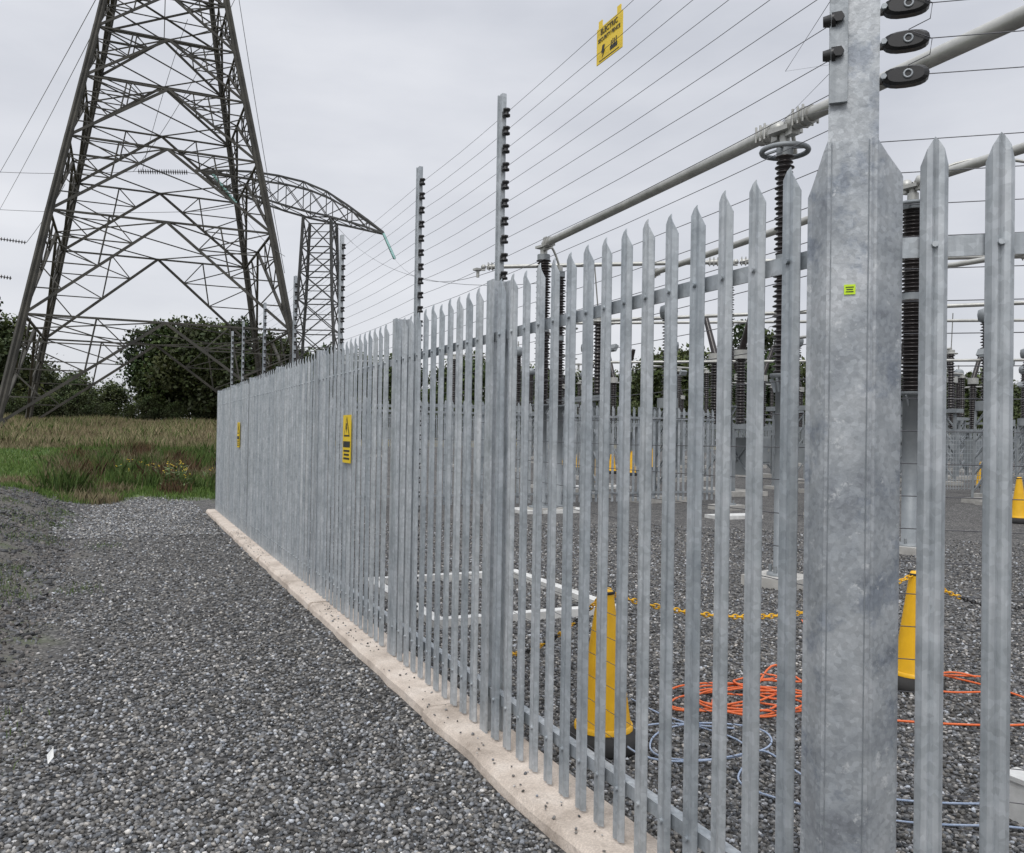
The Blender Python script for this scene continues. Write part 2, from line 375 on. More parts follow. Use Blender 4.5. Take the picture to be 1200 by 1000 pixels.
# ---------------- trees ----------------
def treemesh(seed,h,w,leafsize,nleaf,tint):
    rs=np.random.RandomState(seed); rr=random.Random(seed)
    b=MB(); b.cyl((0,0,-.3),(0,0,h*.45),.25,.14,8,0)
    lobes=[]
    nl=rr.randint(12,17)
    for i in range(nl):
        a=rr.uniform(0,6.28);rad=w*.5*rr.uniform(.15,.78);z=h*rr.uniform(.16,.9); s=w*rr.uniform(.11,.26)*(1.15-.5*z/h)
        c=Vector((math.cos(a)*rad*(1.15-z/h*.75),math.sin(a)*rad*(1.15-z/h*.75),z)); lobes.append((c,s)); 
        b.cyl((0,0,h*.25*rr.uniform(.5,1.4)),c,.09,.03,5,0)
    lobes.append((Vector((0,0,h*.45)),w*.30)); lobes.append((Vector((rr.uniform(-.8,.8),0,h*.9)),w*.12))
    tv=[];tc=[]
    wsum=sum(s**2 for c,s in lobes)
    for c,s in lobes:
        n=int(nleaf*s*s/wsum); d=rs.randn(n,3); d/=np.linalg.norm(d,axis=1)[:,None]
        rad=s*(.45+.75*rs.rand(n)**.9)*(1+.35*np.sin(d[:,0]*5+seed)*np.sin(d[:,1]*6+d[:,2]*4))
        p=np.array(c)[None]+d*rad[:,None]*np.array([1.1,1.1,.95])
        u=rs.randn(n,3);u/=np.linalg.norm(u,axis=1)[:,None]; t=rs.randn(n,3);v=np.cross(u,t);v/=np.linalg.norm(v,axis=1)[:,None]
        ls=leafsize*rs.uniform(.4,1.2,(n,1))
        q=np.stack([p-u*ls,p+v*ls*.6,p+u*ls,p-v*ls*.6],1)
        base=np.array(tint)*rr.uniform(.65,1.35)*np.array([rr.uniform(.9,1.2),1,rr.uniform(.8,1.1)])
        cl=base[None]*rs.uniform(.5,1.35,(n,1))*(.5+.75*((d[:,2:3]+1)/2))  # random tone, plus top light and underside shade painted into each lobe's leaf colour
        tv.append(q.reshape(-1,3));tc.append(np.repeat(cl,4,axis=0))
    TV=np.concatenate(tv);TC=np.concatenate(tc)
    me=bpy.data.meshes.new('tree'); nb=len(b.v)
    fs=list(b.f)+[(nb+4*i,nb+4*i+1,nb+4*i+2,nb+4*i+3) for i in range(len(TV)//4)]
    me.from_pydata(b.v+[tuple(p) for p in TV],[],fs)
    me.materials.append(M['bark']);me.materials.append(M['leaf'])
    mi=np.ones(len(fs),np.int32);mi[:len(b.f)]=0;me.polygons.foreach_set('material_index',mi)
    a=me.color_attributes.new('Col','FLOAT_COLOR','POINT'); c=np.ones((len(me.vertices),4),np.float32);c[nb:,:3]=TC;a.data.foreach_set('color',c.ravel())
    me.update(); return me
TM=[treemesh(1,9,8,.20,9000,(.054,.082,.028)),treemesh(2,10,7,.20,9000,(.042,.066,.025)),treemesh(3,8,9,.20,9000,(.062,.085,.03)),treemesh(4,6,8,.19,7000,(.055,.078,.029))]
rt=random.Random(5)
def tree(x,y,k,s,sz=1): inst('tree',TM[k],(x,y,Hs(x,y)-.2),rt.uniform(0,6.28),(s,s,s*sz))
for (xp,yp,k,s) in [(-30,92,0,1.2),(-23,88,1,1.2),(-17,90,0,1.35),(-12.5,88,1,1.28),(-9.3,90,2,1.2),(-7.0,92,3,.85),(-3.6,90,3,.72),(-.6,93,3,.68),(2.6,86,1,1.0,),(4.8,84,0,1.12),(7.2,82,2,1.2),(9.9,86,1,1.1),(13,84,0,1.1),(16.5,86,2,1.1),(-14.5,100,1,1.4),(-9,102,0,.8),(-4.5,104,3,.9),(5,99,2,1.1),(11,98,0,1.2)]:
    tree(xp,yp,k,s)
for i in range(26):
    xx=-26+i*1.9; tree(xx,83+rt.uniform(-2,3)+max(0,-xx)*.1,3,.42+rt.uniform(-.1,.15))
for i in range(30):
    an=math.radians(9+i*1.85); R=100+rt.uniform(-5,8); s=rt.uniform(.85,1.2)
    if 34<9+i*1.85<47: s*=1.35
    tree(math.sin(an)*R,math.cos(an)*R,rt.choice([0,1,2]),s)
for i in range(26):
    an=math.radians(8+i*2.1); R=92+rt.uniform(-3,3); tree(math.sin(an)*R,math.cos(an)*R,3,rt.uniform(.65,.9))

# ---------------- palisade fence ----------------
XF=1.77; HT=2.40
def pale(b,p,d,nrm,z0,zt,mi=0,w=.034,dep=.015,rot=0):
    d=Vector(d);nrm=Vector(nrm);p=Vector(p)
    if rot: 
        R=Matrix.Rotation(rot,3,'Z'); d=R@d; nrm=R@nrm
    prof=[(-w,0,-.075),(-w*.62,dep,-.035),(-w*.22,dep*.9,-.012),(0,dep*.45,0),(w*.22,dep*.9,-.012),(w*.62,dep,-.035),(w,0,-.075)]
    vs=[]
    for off in(0,-.003):
        for u,v,dz in prof: vs.append(p+d*u+nrm*(v+off)+Vector((0,0,z0)))
        for u,v,dz in prof: vs.append(p+d*u+nrm*(v+off)+Vector((0,0,zt+dz)))
    n=7;fs=[]
    for i in range(n-1):
        fs.append((i,i+1,n+i+1,n+i)); o=2*n; fs.append((o+i+1,o+i,o+n+i,o+n+i+1)); fs.append((n+i,n+i+1,o+n+i+1,o+n+i))
    fs.append((0,n,3*n,2*n)); fs.append((n-1,2*n+n-1,3*n+n-1,2*n-1))
    b.add(vs,fs,mi)
def hpost(b,x,y,d,z1,w=.085,dp=.09):
    d=Vector(d);q=Vector((-d.y,d.x,0)); rot=Matrix((d,q,Vector((0,0,1)))).transposed()
    c=Vector((x,y,0))
    b.box(c+q*dp/2+Vector((0,0,z1/2)),(w,.009,z1),1,rot)
    b.box(c-q*dp/2+Vector((0,0,z1/2)),(w,.009,z1),1,rot)
    b.box(c+Vector((0,0,z1/2)),(.007,dp-.011,z1),1,rot)
C0=Vector((1.78,1.70,0)); d2=Vector((.76,-.65,0)).normalized(); n2=Vector((-.65,-.76,0)).normalized()
posts=[4.11,5.82,8.4,10.8,13.2,15.6,17.75]
b=MB(); rp=random.Random(3)
y=1.905
while y<17.7:
    if min(abs(y-p) for p in posts)>.07:
        pale(b,(XF-.012,y,0),(0,-1,0),(-1,0,0),.075,HT+rp.uniform(-.01,.01),0,rot=rp.uniform(-.08,.08))
        for z in (.27,2.12):
            b.cyl((XF-.012-.004,y,z),(XF-.034,y,z),.009,.008,8,1)
    y+=.147
for p in posts: hpost(b,XF+.03,p,(0,1,0),2.42)
seg=[C0.y+.05]+posts
for a_,b_ in zip(seg[:-1],seg[1:]):
    for z in(.27,2.12):
        b.box((XF+.008,(a_+b_)/2,z),(.007,b_-a_-.02,.05),1); b.box((XF+.03,(a_+b_)/2,z+.022),(.036,b_-a_-.02,.006),1)
b.obj('palisade_fence',['galv','galv'])
b=MB()
for i in range(1,26):
    p=C0+d2*(.045+i*.155)
    pale(b,p,(d2.x,d2.y,0),(n2.x,n2.y,0),.075,HT+rp.uniform(-.006,.006),0,rot=rp.uniform(-.05,.05))
    for z in(.27,2.12): b.cyl(p+n2*.004+Vector((0,0,z)),p+n2*.022+Vector((0,0,z)),.009,.008,8,1)
R2=Matrix((d2,Vector((-d2.y,d2.x,0)),Vector((0,0,1)))).transposed()
for z in(.27,2.12):
    b.box(C0+d2*2.05-n2*.018+Vector((0,0,z)),(3.9,.007,.055),1,R2); b.box(C0+d2*2.05-n2*.04+Vector((0,0,z+.024)),(3.9,.036,.006),1,R2)
hpost(b,(C0+d2*4.05).x,(C0+d2*4.05).y,(d2.x,d2.y,0),2.44)
b.obj('palisade_fence',['galv','galv'])
b=MB(); x_=1.95
while x_<14:
    pale(b,(x_,17.9,0),(1,0,0),(0,1,0),.06,HT); x_+=.15
for z in(.27,2.12): b.box((8,17.87,z),(12,.008,.05),1)
b.obj('palisade_fence',['galv','galvd'])
b=MB(); x_=8.5
while x_<62: 
    z=Hs(x_,58); b.add([(x_,58,z),(x_+.085,58,z),(x_+.085,58,z+2.3),(x_+.042,58,z+2.4),(x_,58,z+2.3)],[(0,1,2,3,4)],0); x_+=.15
y_=58.
while y_>8:
    z=Hs(62,y_); b.add([(62,y_,z),(62,y_-.085,z),(62,y_-.085,z+2.3),(62,y_-.042,z+2.4),(62,y_,z+2.3)],[(0,1,2,3,4)],0); y_-=.15
for z in(.4,2.1):
    b.bar((16,58.03,.72+z),(62,58.03,.72+z),.05,.05,0)
b.obj('palisade_fence',['galvd'])
# light mesh panels inside the compound
b=MB()
for k in range(5):
    a=S(13.5+k*2.4,27.5+k*.2);e=S(15.9+k*2.4,27.7+k*.2); za=Hs(a.x,a.y)
    for q in(a,e): b.bar((q.x,q.y,za),(q.x,q.y,za+1.9),.05)
    for i in range(13): z=za+.15+i*.14; b.bar((a.x,a.y,z),(e.x,e.y,z),.012)
    for i in range(25): p=a.lerp(e,i/25); b.bar((p.x,p.y,za+.1),(p.x,p.y,za+1.88),.012)
b.obj('mesh_panel_fence',['galv'])

# ---------------- corner post ----------------
o=bpy.data.objects.new('fence_corner_post',None); scn.collection.objects.link(o)
nn=Vector((-.73,-.68,0)).normalized(); tt=Vector((-nn.y,nn.x,0))
if tt.dot(Vector((1,0,0)))<0: tt=-tt
RT=Matrix((tt,-nn,Vector((0,0,1)))).transposed()
b=MB(); b.box(C0-nn*.02+Vector((0,0,1.9)),(.125,.12,3.8),0,RT)
b.obj('post',['post'],o)
def plate(b,prof,z0,tops,th=.004):
    n=len(prof);vs=[]
    for off in(0,-th):
        for (u,v) in prof: vs.append(C0+tt*u+nn*(v+off)+Vector((0,0,z0)))
        for (u,v),zt in zip(prof,tops): vs.append(C0+tt*u+nn*(v+off)+Vector((0,0,zt)))
    fs=[]
    for i in range(n-1):
        o_=2*n; fs+=[(i,i+1,n+i+1,n+i),(o_+i+1,o_+i,o_+n+i,o_+n+i+1),(n+i,n+i+1,o_+n+i+1,o_+n+i)]
    fs+=[(0,n,3*n,2*n),(n-1,3*n-1,4*n-1,2*n-1)]
    b.add(vs,fs,0)
b=MB()
plate(b,[(-.115,-.012),(-.103,-.004),(-.073,.046),(-.062,.058)],.07,[2.27,2.30,2.375,2.40])
plate(b,[(-.062,.062),(.046,.062),(.052,.058)],.06,[2.395,2.395,2.395])
plate(b,[(.052,.053),(.060,.052),(.085,.022),(.118,-.016),(.124,-.026)],.07,[2.40,2.395,2.36,2.32,2.31])
b.obj('cover_plates',['post'],o)
b=MB()
for u in (-.052,.04):
    b.bar(C0+tt*u+nn*.0645+Vector((0,0,.3)),C0+tt*u+nn*.0645+Vector((0,0,2.39)),.002,.0015)
b.obj('seams',['galvd'],o)
b=MB(); b.box(C0-tt*.004+nn*.0655+Vector((0,0,2.0)),(.028,.0015,.026),0,RT)
for dz,w_ in((.006,.02),(.0,.016),(-.006,.019)): b.box(C0-tt*.004+nn*.0668+Vector((0,0,2.0+dz)),(w_,.001,.0022),1,RT)
b.obj('sticker',['sticker','signk'],o)
b=MB(); pb=C0-tt*.038+nn*.052
b.box(pb+Vector((0,0,3.05)),(.045,.012,1.1),0,RT)
for i in range(9):
    z=2.63+i*.092
    c=pb+nn*.012+Vector((0,0,z)); b.cyl(c,c+nn*.012,.014,.014,6,1)
    c2=pb-tt*.02+Vector((0,0,z)); b.cyl(c2,c2-tt*.02,.018,.014,8,1); b.cyl(c2+tt*.012,c2+tt*.002,.022,.022,8,1)
b.obj('insulator_bracket',['galvd','black'],o)
for i in range(11):
    z=2.555+i*.092; b=MB(); c=C0+tt*.125+nn*.03+Vector((0,0,z))
    n_=20; vs=[];fs=[]
    lev=[(-.02,.78),(-.012,1),(.012,1),(.02,.78)]
    for (dz,s_) in lev:
        for k in range(n_):
            t=2*math.pi*k/n_; cx,cz=math.cos(t),math.sin(t)
            vs.append(c+tt*(.056*s_*math.copysign(abs(cx)**.8,cx))+Vector((0,0,.025*s_*math.copysign(abs(cz)**.8,cz)))+nn*dz)
    for L_ in range(3):
        for k in range(n_): fs.append((L_*n_+k,L_*n_+(k+1)%n_,(L_+1)*n_+(k+1)%n_,(L_+1)*n_+k))
    fs.append(tuple(range(n_)));fs.append(tuple(range(3*n_,4*n_)))
    b.add(vs,fs,0,False)
    RN=nn.to_track_quat('Z','Y').to_matrix()
    b.torus(c+nn*.021+tt*.005,.010,.003,RN,14,6,1)
    b.box(C0+tt*.075+nn*.02+Vector((0,0,z)),(.03,.014,.014),0,RT)
    b.cyl(C0+tt*.072+nn*.04+Vector((0,0,z)),C0+tt*.072+nn*.055+Vector((0,0,z)),.008,.008,6,1)
    b.obj('strain_insulator',['black','galvd'],o)

# ---------------- electric fence poles + wires ----------------
XE=2.0; PY=[4.55,6.06,8.5,11.0,13.5,16.0,17.65]
b=MB(); b.box((0,0,1.8),(.028,.045,3.6),0); b.box((0,.024,1.8),(.045,.006,3.6),0)
zs=[.22+i*.105 for i in range(32)]
for z in zs:
    b.box((0,-.031,z),(.024,.018,.03),1)
    b.rev((0,-.058,z),[(.006,-.024),(.022,-.022),(.022,-.012),(.013,-.006),(.013,.006),(.022,.012),(.022,.022),(.006,.024)],8,1)
me=b.obj('electric_fence_pole',['galv','black'],None,(XE,PY[0],0)).data
for y_ in PY[1:]: inst('electric_fence_pole',me,(XE,y_,0))
b=MB()
for z in zs:
    pts=[(1.90,1.80,z)]+[(XE,y_-.06,z) for y_ in PY]
    full=[]
    for p,q in zip(pts[:-1],pts[1:]):
        for t in (0,.25,.5,.75):
            full.append((p[0]+(q[0]-p[0])*t,p[1]+(q[1]-p[1])*t,z-.012*math.sin(math.pi*t)+random.uniform(-.002,.002)))
    full.append(pts[-1]); b.tube(full,.0015,4)
for i in range(36):
    z=2.555-24*.092+i*.092
    a=C0+tt*.18+nn*.03; e=C0+d2*6-n2*.22
    if z<2.5: a=C0+tt*.05-nn*.19
    a.z=z; e.z=z; b.tube([a,a.lerp(e,.5)-Vector((0,0,.01)),e],.0014,4)
for i in range(3):
    z=2.555+i*.092; a=C0+tt*.13+nn*.055; a.z=z+.02
    b.tube([a,a+tt*.05+Vector((0,0,.02)),a+tt*.055+Vector((0,0,.06)),a+tt*.01+Vector((0,0,.085))],.0013,4)
zz=[(1.92,1.90,2.95),(1.94,2.14,2.80),(1.93,1.90,2.73),(1.94,2.15,2.64),(1.93,1.90,2.60)]
b.tube([(1.92,1.95,3.1)]+zz,.0012,4)
b.obj('electric_fence_wires',['wire'])

# ---------------- signs ----------------
RS=Matrix((Vector((0,-1,0)),Vector((0,0,1)),Vector((-1,0,0)))).transposed()
def text(par,s,c,size,width=None,name='lettering'):
    cu=bpy.data.curves.new(name,'FONT'); cu.body=s; cu.size=size; cu.align_x='CENTER'; cu.align_y='CENTER'; cu.extrude=.0004; cu.offset=size*.012
    cu.materials.append(M['signk']); t=bpy.data.objects.new(name,cu); scn.collection.objects.link(t)
    t.matrix_world=Matrix.Translation(c)@RS.to_4x4(); t.parent=par; return t
def poly(b,c,pts,mi,off):
    b.add([Vector(c)+Vector((-off,-u,v)) for u,v in pts],[tuple(range(len(pts)))],mi)
def bolt(b,c,s,mi,off): poly(b,c,[(-.1*s,.5*s),(.25*s,.5*s),(.08*s,.12*s),(.3*s,.12*s),(-.18*s,-.5*s),(-.02*s,-.05*s),(-.26*s,-.05*s)],mi,off)
e=bpy.data.objects.new('electric_fence_warning_sign',None); scn.collection.objects.link(e)
b=MB(); c=Vector((XE-.03,3.30,3.40)); b.box(c,(.004,.22,.165),0)
for u in(-.08,.08): b.box(c+Vector((0,u,.0985)),(.004,.03,.032),0)
b.obj('plate',['signy'],e)
b=MB(); bolt(b,c+Vector((0,.05,-.038)),.06,0,.004)
for k in range(4): b.box(c+Vector((-.003,-.02-k*.014,-.03+.004*(k%2))),(.001,.006,.028),0)
b.box(c+Vector((-.003,-.04,-.048)),(.001,.06,.018),0); b.box(c+Vector((-.003,.0,-.073)),(.001,.17,.003),0)
b.obj('pictograms',['signk'],e)
text(e,'ELECTRIC',c+Vector((-.004,0,.055)),.034); text(e,'SECURITY FENCE',c+Vector((-.004,0,.021)),.025)
def fsign(y_,z_):
    e=bpy.data.objects.new('fence_warning_sign',None); scn.collection.objects.link(e)
    c=Vector((XF-.043,y_,z_)); b=MB(); b.box(c,(.003,.27,.40),0); b.obj('plate',['signy'],e)
    b=MB(); poly(b,c+Vector((0,0,.10)),[(-.10,-.08),(.10,-.08),(0,.09)],0,.003)
    poly(b,c+Vector((0,0,.10)),[(-.075,-.067),(.075,-.067),(0,.062)],1,.004); bolt(b,c+Vector((0,0,.085)),.09,0,.006)
    b.box(c+Vector((-.0025,0,-.045)),(.002,.23,.05),0)
    for k,w_ in enumerate((.20,.17,.20)): b.box(c+Vector((-.0025,0,-.10-k*.032)),(.002,w_,.016),0)
    b.obj('symbol',['signk','signy'],e)
fsign(7.05,1.56); fsign(14.2,1.56)

# ---------------- kerb ----------------
b=MB(); y_=1.45; rk=random.Random(2)
while y_<17.95:
    l=rk.uniform(2.2,3.2); n=14; y1=min(y_+l,17.95); jit=rk.uniform(-.008,.008); zt=.065+rk.uniform(-.005,.005)
    pts=[]
    for i in range(n+1):
        yy=y_+(y1-.005-y_)*i/n
        xo=1.59+jit+rk.uniform(-.012,.012)
        pts+= [(xo-.014,yy,-.05),(xo,yy,zt-.02+rk.uniform(-.008,.004)),(xo+.02,yy,zt),(1.80,yy,zt+.004),(1.91,yy,zt-.002),(1.92,yy,-.05)]
    fs=[(i*6+j,i*6+j+1,(i+1)*6+j+1,(i+1)*6+j) for i in range(n) for j in range(5)]+[tuple(range(6)),tuple(range(n*6+5,n*6-1,-1))]
    b.add(pts,fs,0); y_=y1
b.obj('concrete_kerb',['kerb'])
b=MB(); b.box(C0+d2*3.6+Vector((0,0,.03)),(6.6,.38,.07),0,R2); b.obj('concrete_kerb',['kerb'])

# ---------------- pylon ----------------
def pylon(name,cx,cy,z0,levels,legw,mat,arms):
    b=MB(); sg=[(-1,-1),(1,-1),(1,1),(-1,1)]
    def P(k,l): z,w=levels[l]; return Vector((cx+sg[k][0]*w,cy+sg[k][1]*w,z0+z))
    nl=len(levels)
    for l in range(nl-1):
        tk=legw*(1-.5*l/nl)
        for k in range(4):
            k2=(k+1)%4; A,B,C,D=P(k,l),P(k2,l),P(k,l+1),P(k2,l+1)
            b.bar(A,C,tk,tk*.35); b.bar(A,C,tk*.35,tk)
            br=tk*.30
            b.bar(C,D,br,br*.8)
            wd=(B-A).length
            if wd>8.5:
                mid=(C+D)/2; b.bar(A,mid,br*1.15); b.bar(B,mid,br*1.15)
                for (F,T) in((A,C),(B,D)):
                    n=4
                    for t in range(1,n):
                        u=t/n
                        b.bar(F.lerp(T,u),F.lerp(mid,u),br*.5)
                        b.bar(F.lerp(T,(t+1)/n if t<n-1 else 1),F.lerp(mid,u),br*.5)
                    b.bar(F.lerp(mid,.5),T.lerp(mid,.5),br*.5)
                    b.bar(F.lerp(mid,.75),T.lerp(mid,.5),br*.45)
            else:
                b.bar(A,D,br);b.bar(B,C,br)
                m=(A+B+C+D)/4; b.bar((A+C)/2,(B+D)/2,br*.55)
                b.bar((C+D)/2,m,br*.5); b.bar((A+B)/2,m,br*.5)
                b.bar((A+C)/2,A.lerp(D,.25),br*.5);b.bar((B+D)/2,B.lerp(C,.25),br*.5)
        c0,c1,c2,c3=[P(k,l+1) for k in range(4)]; ms=[(c0+c1)/2,(c1+c2)/2,(c2+c3)/2,(c3+c0)/2]
        for i in range(4): b.bar(ms[i],ms[(i+1)%4],legw*.15)
        b.bar(c0,c2,legw*.14)
    for (z,wb,reach) in arms:
        for s in(-1,1):
            tip=Vector((cx+s*reach,cy,z0+z+.3))
            for q in(-1,1):
                b.bar((cx+s*wb,cy+q*wb,z0+z),tip,.14);b.bar((cx+s*wb,cy+q*wb,z0+z+2.2),tip,.12)
                for t in(.25,.5,.75):
                    a1=Vector((cx+s*wb,cy+q*wb,z0+z)).lerp(tip,t);a2=Vector((cx+s*wb,cy+q*wb,z0+z+2.2)).lerp(tip,t); b.bar(a1,a2,.07)
                    b.bar(a2,Vector((cx+s*wb,cy+q*wb,z0+z)).lerp(tip,min(1,t+.25)),.07)
    for k in range(4): b.box(P(k,0)+Vector((0,0,-.1)),(1,1,1.),0)
    return b.obj(name,[mat])
lv=[(0,7.0),(5.2,6.1),(10.4,5.2),(14.3,4.5),(17.6,3.9),(20.4,3.4),(23,2.95),(25.4,2.6),(27.5,2.3),(29.5,2.05),(32,1.9),(35,1.75),(38,1.6),(41,1.45),(44,1.2),(47,.4)]
K=1.28
pylon('electricity_pylon',2.5,66,1.8,[(z*K,w*K) for z,w in lv],.50,'pylon',[(29.5*K,2.0*K,12),(37*K,1.7*K,10),(44*K,1.2*K,8)])

b=MB()
O=S(-17.2,75)
R_=Vector((CS,-SN,0)); D_=Vector((SN,CS,0))
def T(l,d,z): return O+R_*l+D_*d+Vector((0,0,z))
bl=[(.5,2.4),(4,2.1),(7.5,1.9),(10.5,1.7),(13.2,1.5),(15.6,1.38),(17.8,1.3),(20.4,1.2)]
for (za,wa),(zb,wb) in zip(bl[:-1],bl[1:]):
    cs=[(-1,-1),(1,-1),(1,1),(-1,1)]
    for k in range(4):
        a1,a2=cs[k],cs[(k+1)%4]
        A=T(a1[0]*wa,a1[1]*wa,za);B=T(a2[0]*wa,a2[1]*wa,za);C=T(a1[0]*wb,a1[1]*wb,zb);D=T(a2[0]*wb,a2[1]*wb,zb)
        b.bar(A,C,.2);b.bar(A,D,.09);b.bar(B,C,.09);b.bar(C,D,.09)
        b.bar((A+C)/2,(B+D)/2,.06)
top=[(-10.5,24.5),(-8,24.4),(-5.6,24.2),(-3.4,23.9),(-1.2,23.4),(.8,22.6),(2.6,21.5),(4.2,20.4),(5.6,19.4)]
bot=[(-10.5,24.0),(-8,23.0),(-5.6,22.2),(-3.4,21.5),(-1.2,20.9),(.8,20.5),(2.6,20.1),(4.2,19.7),(5.6,19.3)]
dp=[.3,.9,1.3,1.3,1.3,1.3,1.0,.7,.15]
for i in range(8):
    for s in(-1,1):
        A=T(top[i][0],s*dp[i],top[i][1]);B=T(top[i+1][0],s*dp[i+1],top[i+1][1]);C=T(bot[i][0],s*dp[i],bot[i][1]);D=T(bot[i+1][0],s*dp[i+1],bot[i+1][1])
        b.bar(A,B,.16);b.bar(C,D,.16);b.bar(A,D,.07);b.bar(B,C,.07);b.bar(B,D,.07)
    b.bar(T(top[i][0],-dp[i],top[i][1]),T(top[i+1][0],dp[i+1],top[i+1][1]),.06)
    b.bar(T(bot[i][0],-dp[i],bot[i][1]),T(bot[i+1][0],dp[i+1],bot[i+1][1]),.06)
b.obj('terminal_tower',['pylon2'])

b=MB()
def sagl(a,e,sag,r=.02,n=14,mi=0):
    a=Vector(a);e=Vector(e); b.tube([a.lerp(e,i/n)-Vector((0,0,4*sag*(i/n)*(1-i/n))) for i in range(n+1)],r,4,mi)
def Q(px,py,dep):
    u=(px-600)/1000; v=(512+(px-600)*.016-py)/1000; return S(u*dep,dep,1.6+v*dep)
def string(a,e,mi=1,r=.13,n=16):
    a=Vector(a);e=Vector(e);q=(e-a).to_track_quat('Z','Y').to_matrix();L_=(e-a).length
    prof=[(.02,0)]
    for i in range(n): z=L_*(i+.2)/n; prof+=[(.03,z),(r,z+L_*.25/n),(.03,z+L_*.45/n)]
    prof.append((.02,L_)); b.rev(a,prof,8,mi,q)
sagl(Q(135,-40,62),Q(-60,330,260),2.5,.03); sagl(Q(120,-40,62),Q(-90,330,250),2.5,.03)
sagl(Q(290,-60,60),Q(150,200,72),1.2,.022)
s1,s2=Q(155,200,66),Q(214,201,68); string(s1,s2,2,.22,22); sagl(s2,T(-10.5,0,24.3),.05,.03); sagl(Q(-150,186,80),s1,.6,.02)
sagl(Q(-150,232,85),Q(230,247,70),.6,.02); sagl(Q(230,247,70),T(-5.4,0,22.1),.1,.03)
s1,s2=Q(243,203,66),Q(272,238,64); string(s1,s2,1,.13,14); sagl(s2,Q(330,300,56),.5,.018)
s1=T(5.6,0,19.3); s2=Q(459,303,64); string(s1,s2,1,.13,16); sagl(s2,S(-.5,24,6.3),.9,.009)
s1=T(1,-1.3,20.5); s2=Q(410,285,62); sagl(s1,s2,.1,.02); sagl(s2,S(.8,26,6.3),1.0,.009)
string(Q(-30,276,60),Q(26,284,62),2,.16,16); string(Q(-40,318,60),Q(10,326,62),2,.16,14); sagl(Q(26,284,62),Q(70,215,62),.2,.02)
sagl(Q(262,-50,55),Q(330,320,56),.4,.02)
sagl(Q(210,20,62),Q(160,200,66),-.6,.02)
b.obj('overhead_power_lines',['line','teal','sheds'])

# ---------------- substation equipment ----------------
def sheds(b,x,y,z0,z1,r,mi,n=None,core=.62):
    n=n or int((z1-z0)/.055); prof=[(r*core,z0)]
    for i in range(n):
        z=z0+(z1-z0)*i/n;s=(z1-z0)/n; prof+=[(r*core,z+s*.2),(r*(1 if i%2 else .86),z+s*.35),(r*(1 if i%2 else .86),z+s*.5),(r*core,z+s*.85)]
    prof+=[(r*core,z1)]; b.rev((x,y,0),prof,16,mi)
def postins(name,x,y,zi,zt,r,rs,ring=True,pad=True,zg=None,mat='sheds'):
    b=MB(); zg=Hs(x,y) if zg is None else zg
    if pad: b.box((x,y,zg+.05),(.6,.6,.12),3,Matrix.Rotation(.3,3,'Z'))
    b.rev((x,y,0),[(rs*2,zg+.11),(rs*2,zg+.14),(rs,zg+.15),(rs,zi-.05),(rs*1.9,zi-.04),(rs*1.9,zi)],16,0)
    for k in range(4):
        a=k*math.pi/2+.4; b.cyl((x+math.cos(a)*rs*1.6,y+math.sin(a)*rs*1.6,zg+.14),(x+math.cos(a)*rs*1.6,y+math.sin(a)*rs*1.6,zg+.22),.02,.02,6,0)
        b.bar((x+math.cos(a)*rs,y+math.sin(a)*rs,zi-.2),(x+math.cos(a)*rs*1.8,y+math.sin(a)*rs*1.8,zi-.05),.012,.05,0)
    zm=(zi+zt)/2
    sheds(b,x,y,zi,zm-.04,r,1); b.cyl((x,y,zm-.05),(x,y,zm+.05),r*.75,r*.75,14,0); sheds(b,x,y,zm+.04,zt-.1,r*.93,1)
    b.cyl((x,y,zt-.12),(x,y,zt),r*.8,r*.8,14,0); b.cyl((x,y,zt),(x,y,zt+.12),r*.45,r*.45,10,2)
    if ring:
        b.torus((x,y,zt-.06),.25,.03,None,28,8,0)
        for k in range(4):
            a=k*1.571+.5; b.bar((x,y,zt-.02),(x+math.cos(a)*.25,y+math.sin(a)*.25,zt-.06),.03,.02,0)
    return b.obj(name,['steel',mat,'alu','pad'])
i1=S(3.0,9.5);i3=S(5.84,12.5);i2=S(.62,18.2)
postins('post_insulator',i1.x,i1.y,2.35,4.9,.115,.07,True)
postins('post_insulator',i3.x,i3.y,2.35,5.15,.18,.115,True)
postins('post_insulator',i2.x,i2.y,2.3,5.5,.17,.12,False)
i2b=S(.98,18.5); postins('post_insulator',i2b.x,i2b.y,2.3,5.2,.15,.12,False)
def busbar(name,pts,r,clamps=True):
    b=MB()
    for p,q in zip(pts[:-1],pts[1:]):
        p=Vector(p);q=Vector(q);d=(q-p).normalized(); b.cyl(p+d*.30,q-d*.30,r,r,18,0)
        if clamps:
            Rd=d.to_track_quat('Z','Y').to_matrix(); sd=d.cross(Vector((0,0,1))).normalized()
            for e,s in((p,1),(q,-1)):
                c=e+d*s*.36; b.cyl(c-d*.13,c+d*.13,r*1.3,r*1.3,16,0); b.cyl(c-d*.02,c+d*.02,r*1.5,r*1.5,16,0)
                for t in(-.09,0,.09):
                    for sx in(-1,1):
                        k=c+d*t+sd*sx*r*1.25; b.cyl(k-Vector((0,0,.08)),k+Vector((0,0,.10)),.014,.014,6,0)
                m=e+d*s*.14; b.rev(m,[(0,-r*1.35),(r*.9,-r*1.0),(r*1.35,0),(r*.9,r*1.0),(0,r*1.35)],14,0)
                b.box(m+Vector((0,0,-r*1.1)),(r*1.4,r*1.4,r*1.6),0,Rd)
    for p in pts:
        p=Vector(p); b.cyl(p+Vector((0,0,-.25)),p+Vector((0,0,-.04)),r*.8,r*.8,12,0)
        b.box(p+Vector((0,0,-.06)),(r*3.6,r*3.6,.05),0,Matrix.Rotation(.15,3,'Z'))
    return b.obj(name,['alu'])
t1=Vector((i1.x,i1.y,5.12));t2=Vector((i2.x,i2.y,5.72))
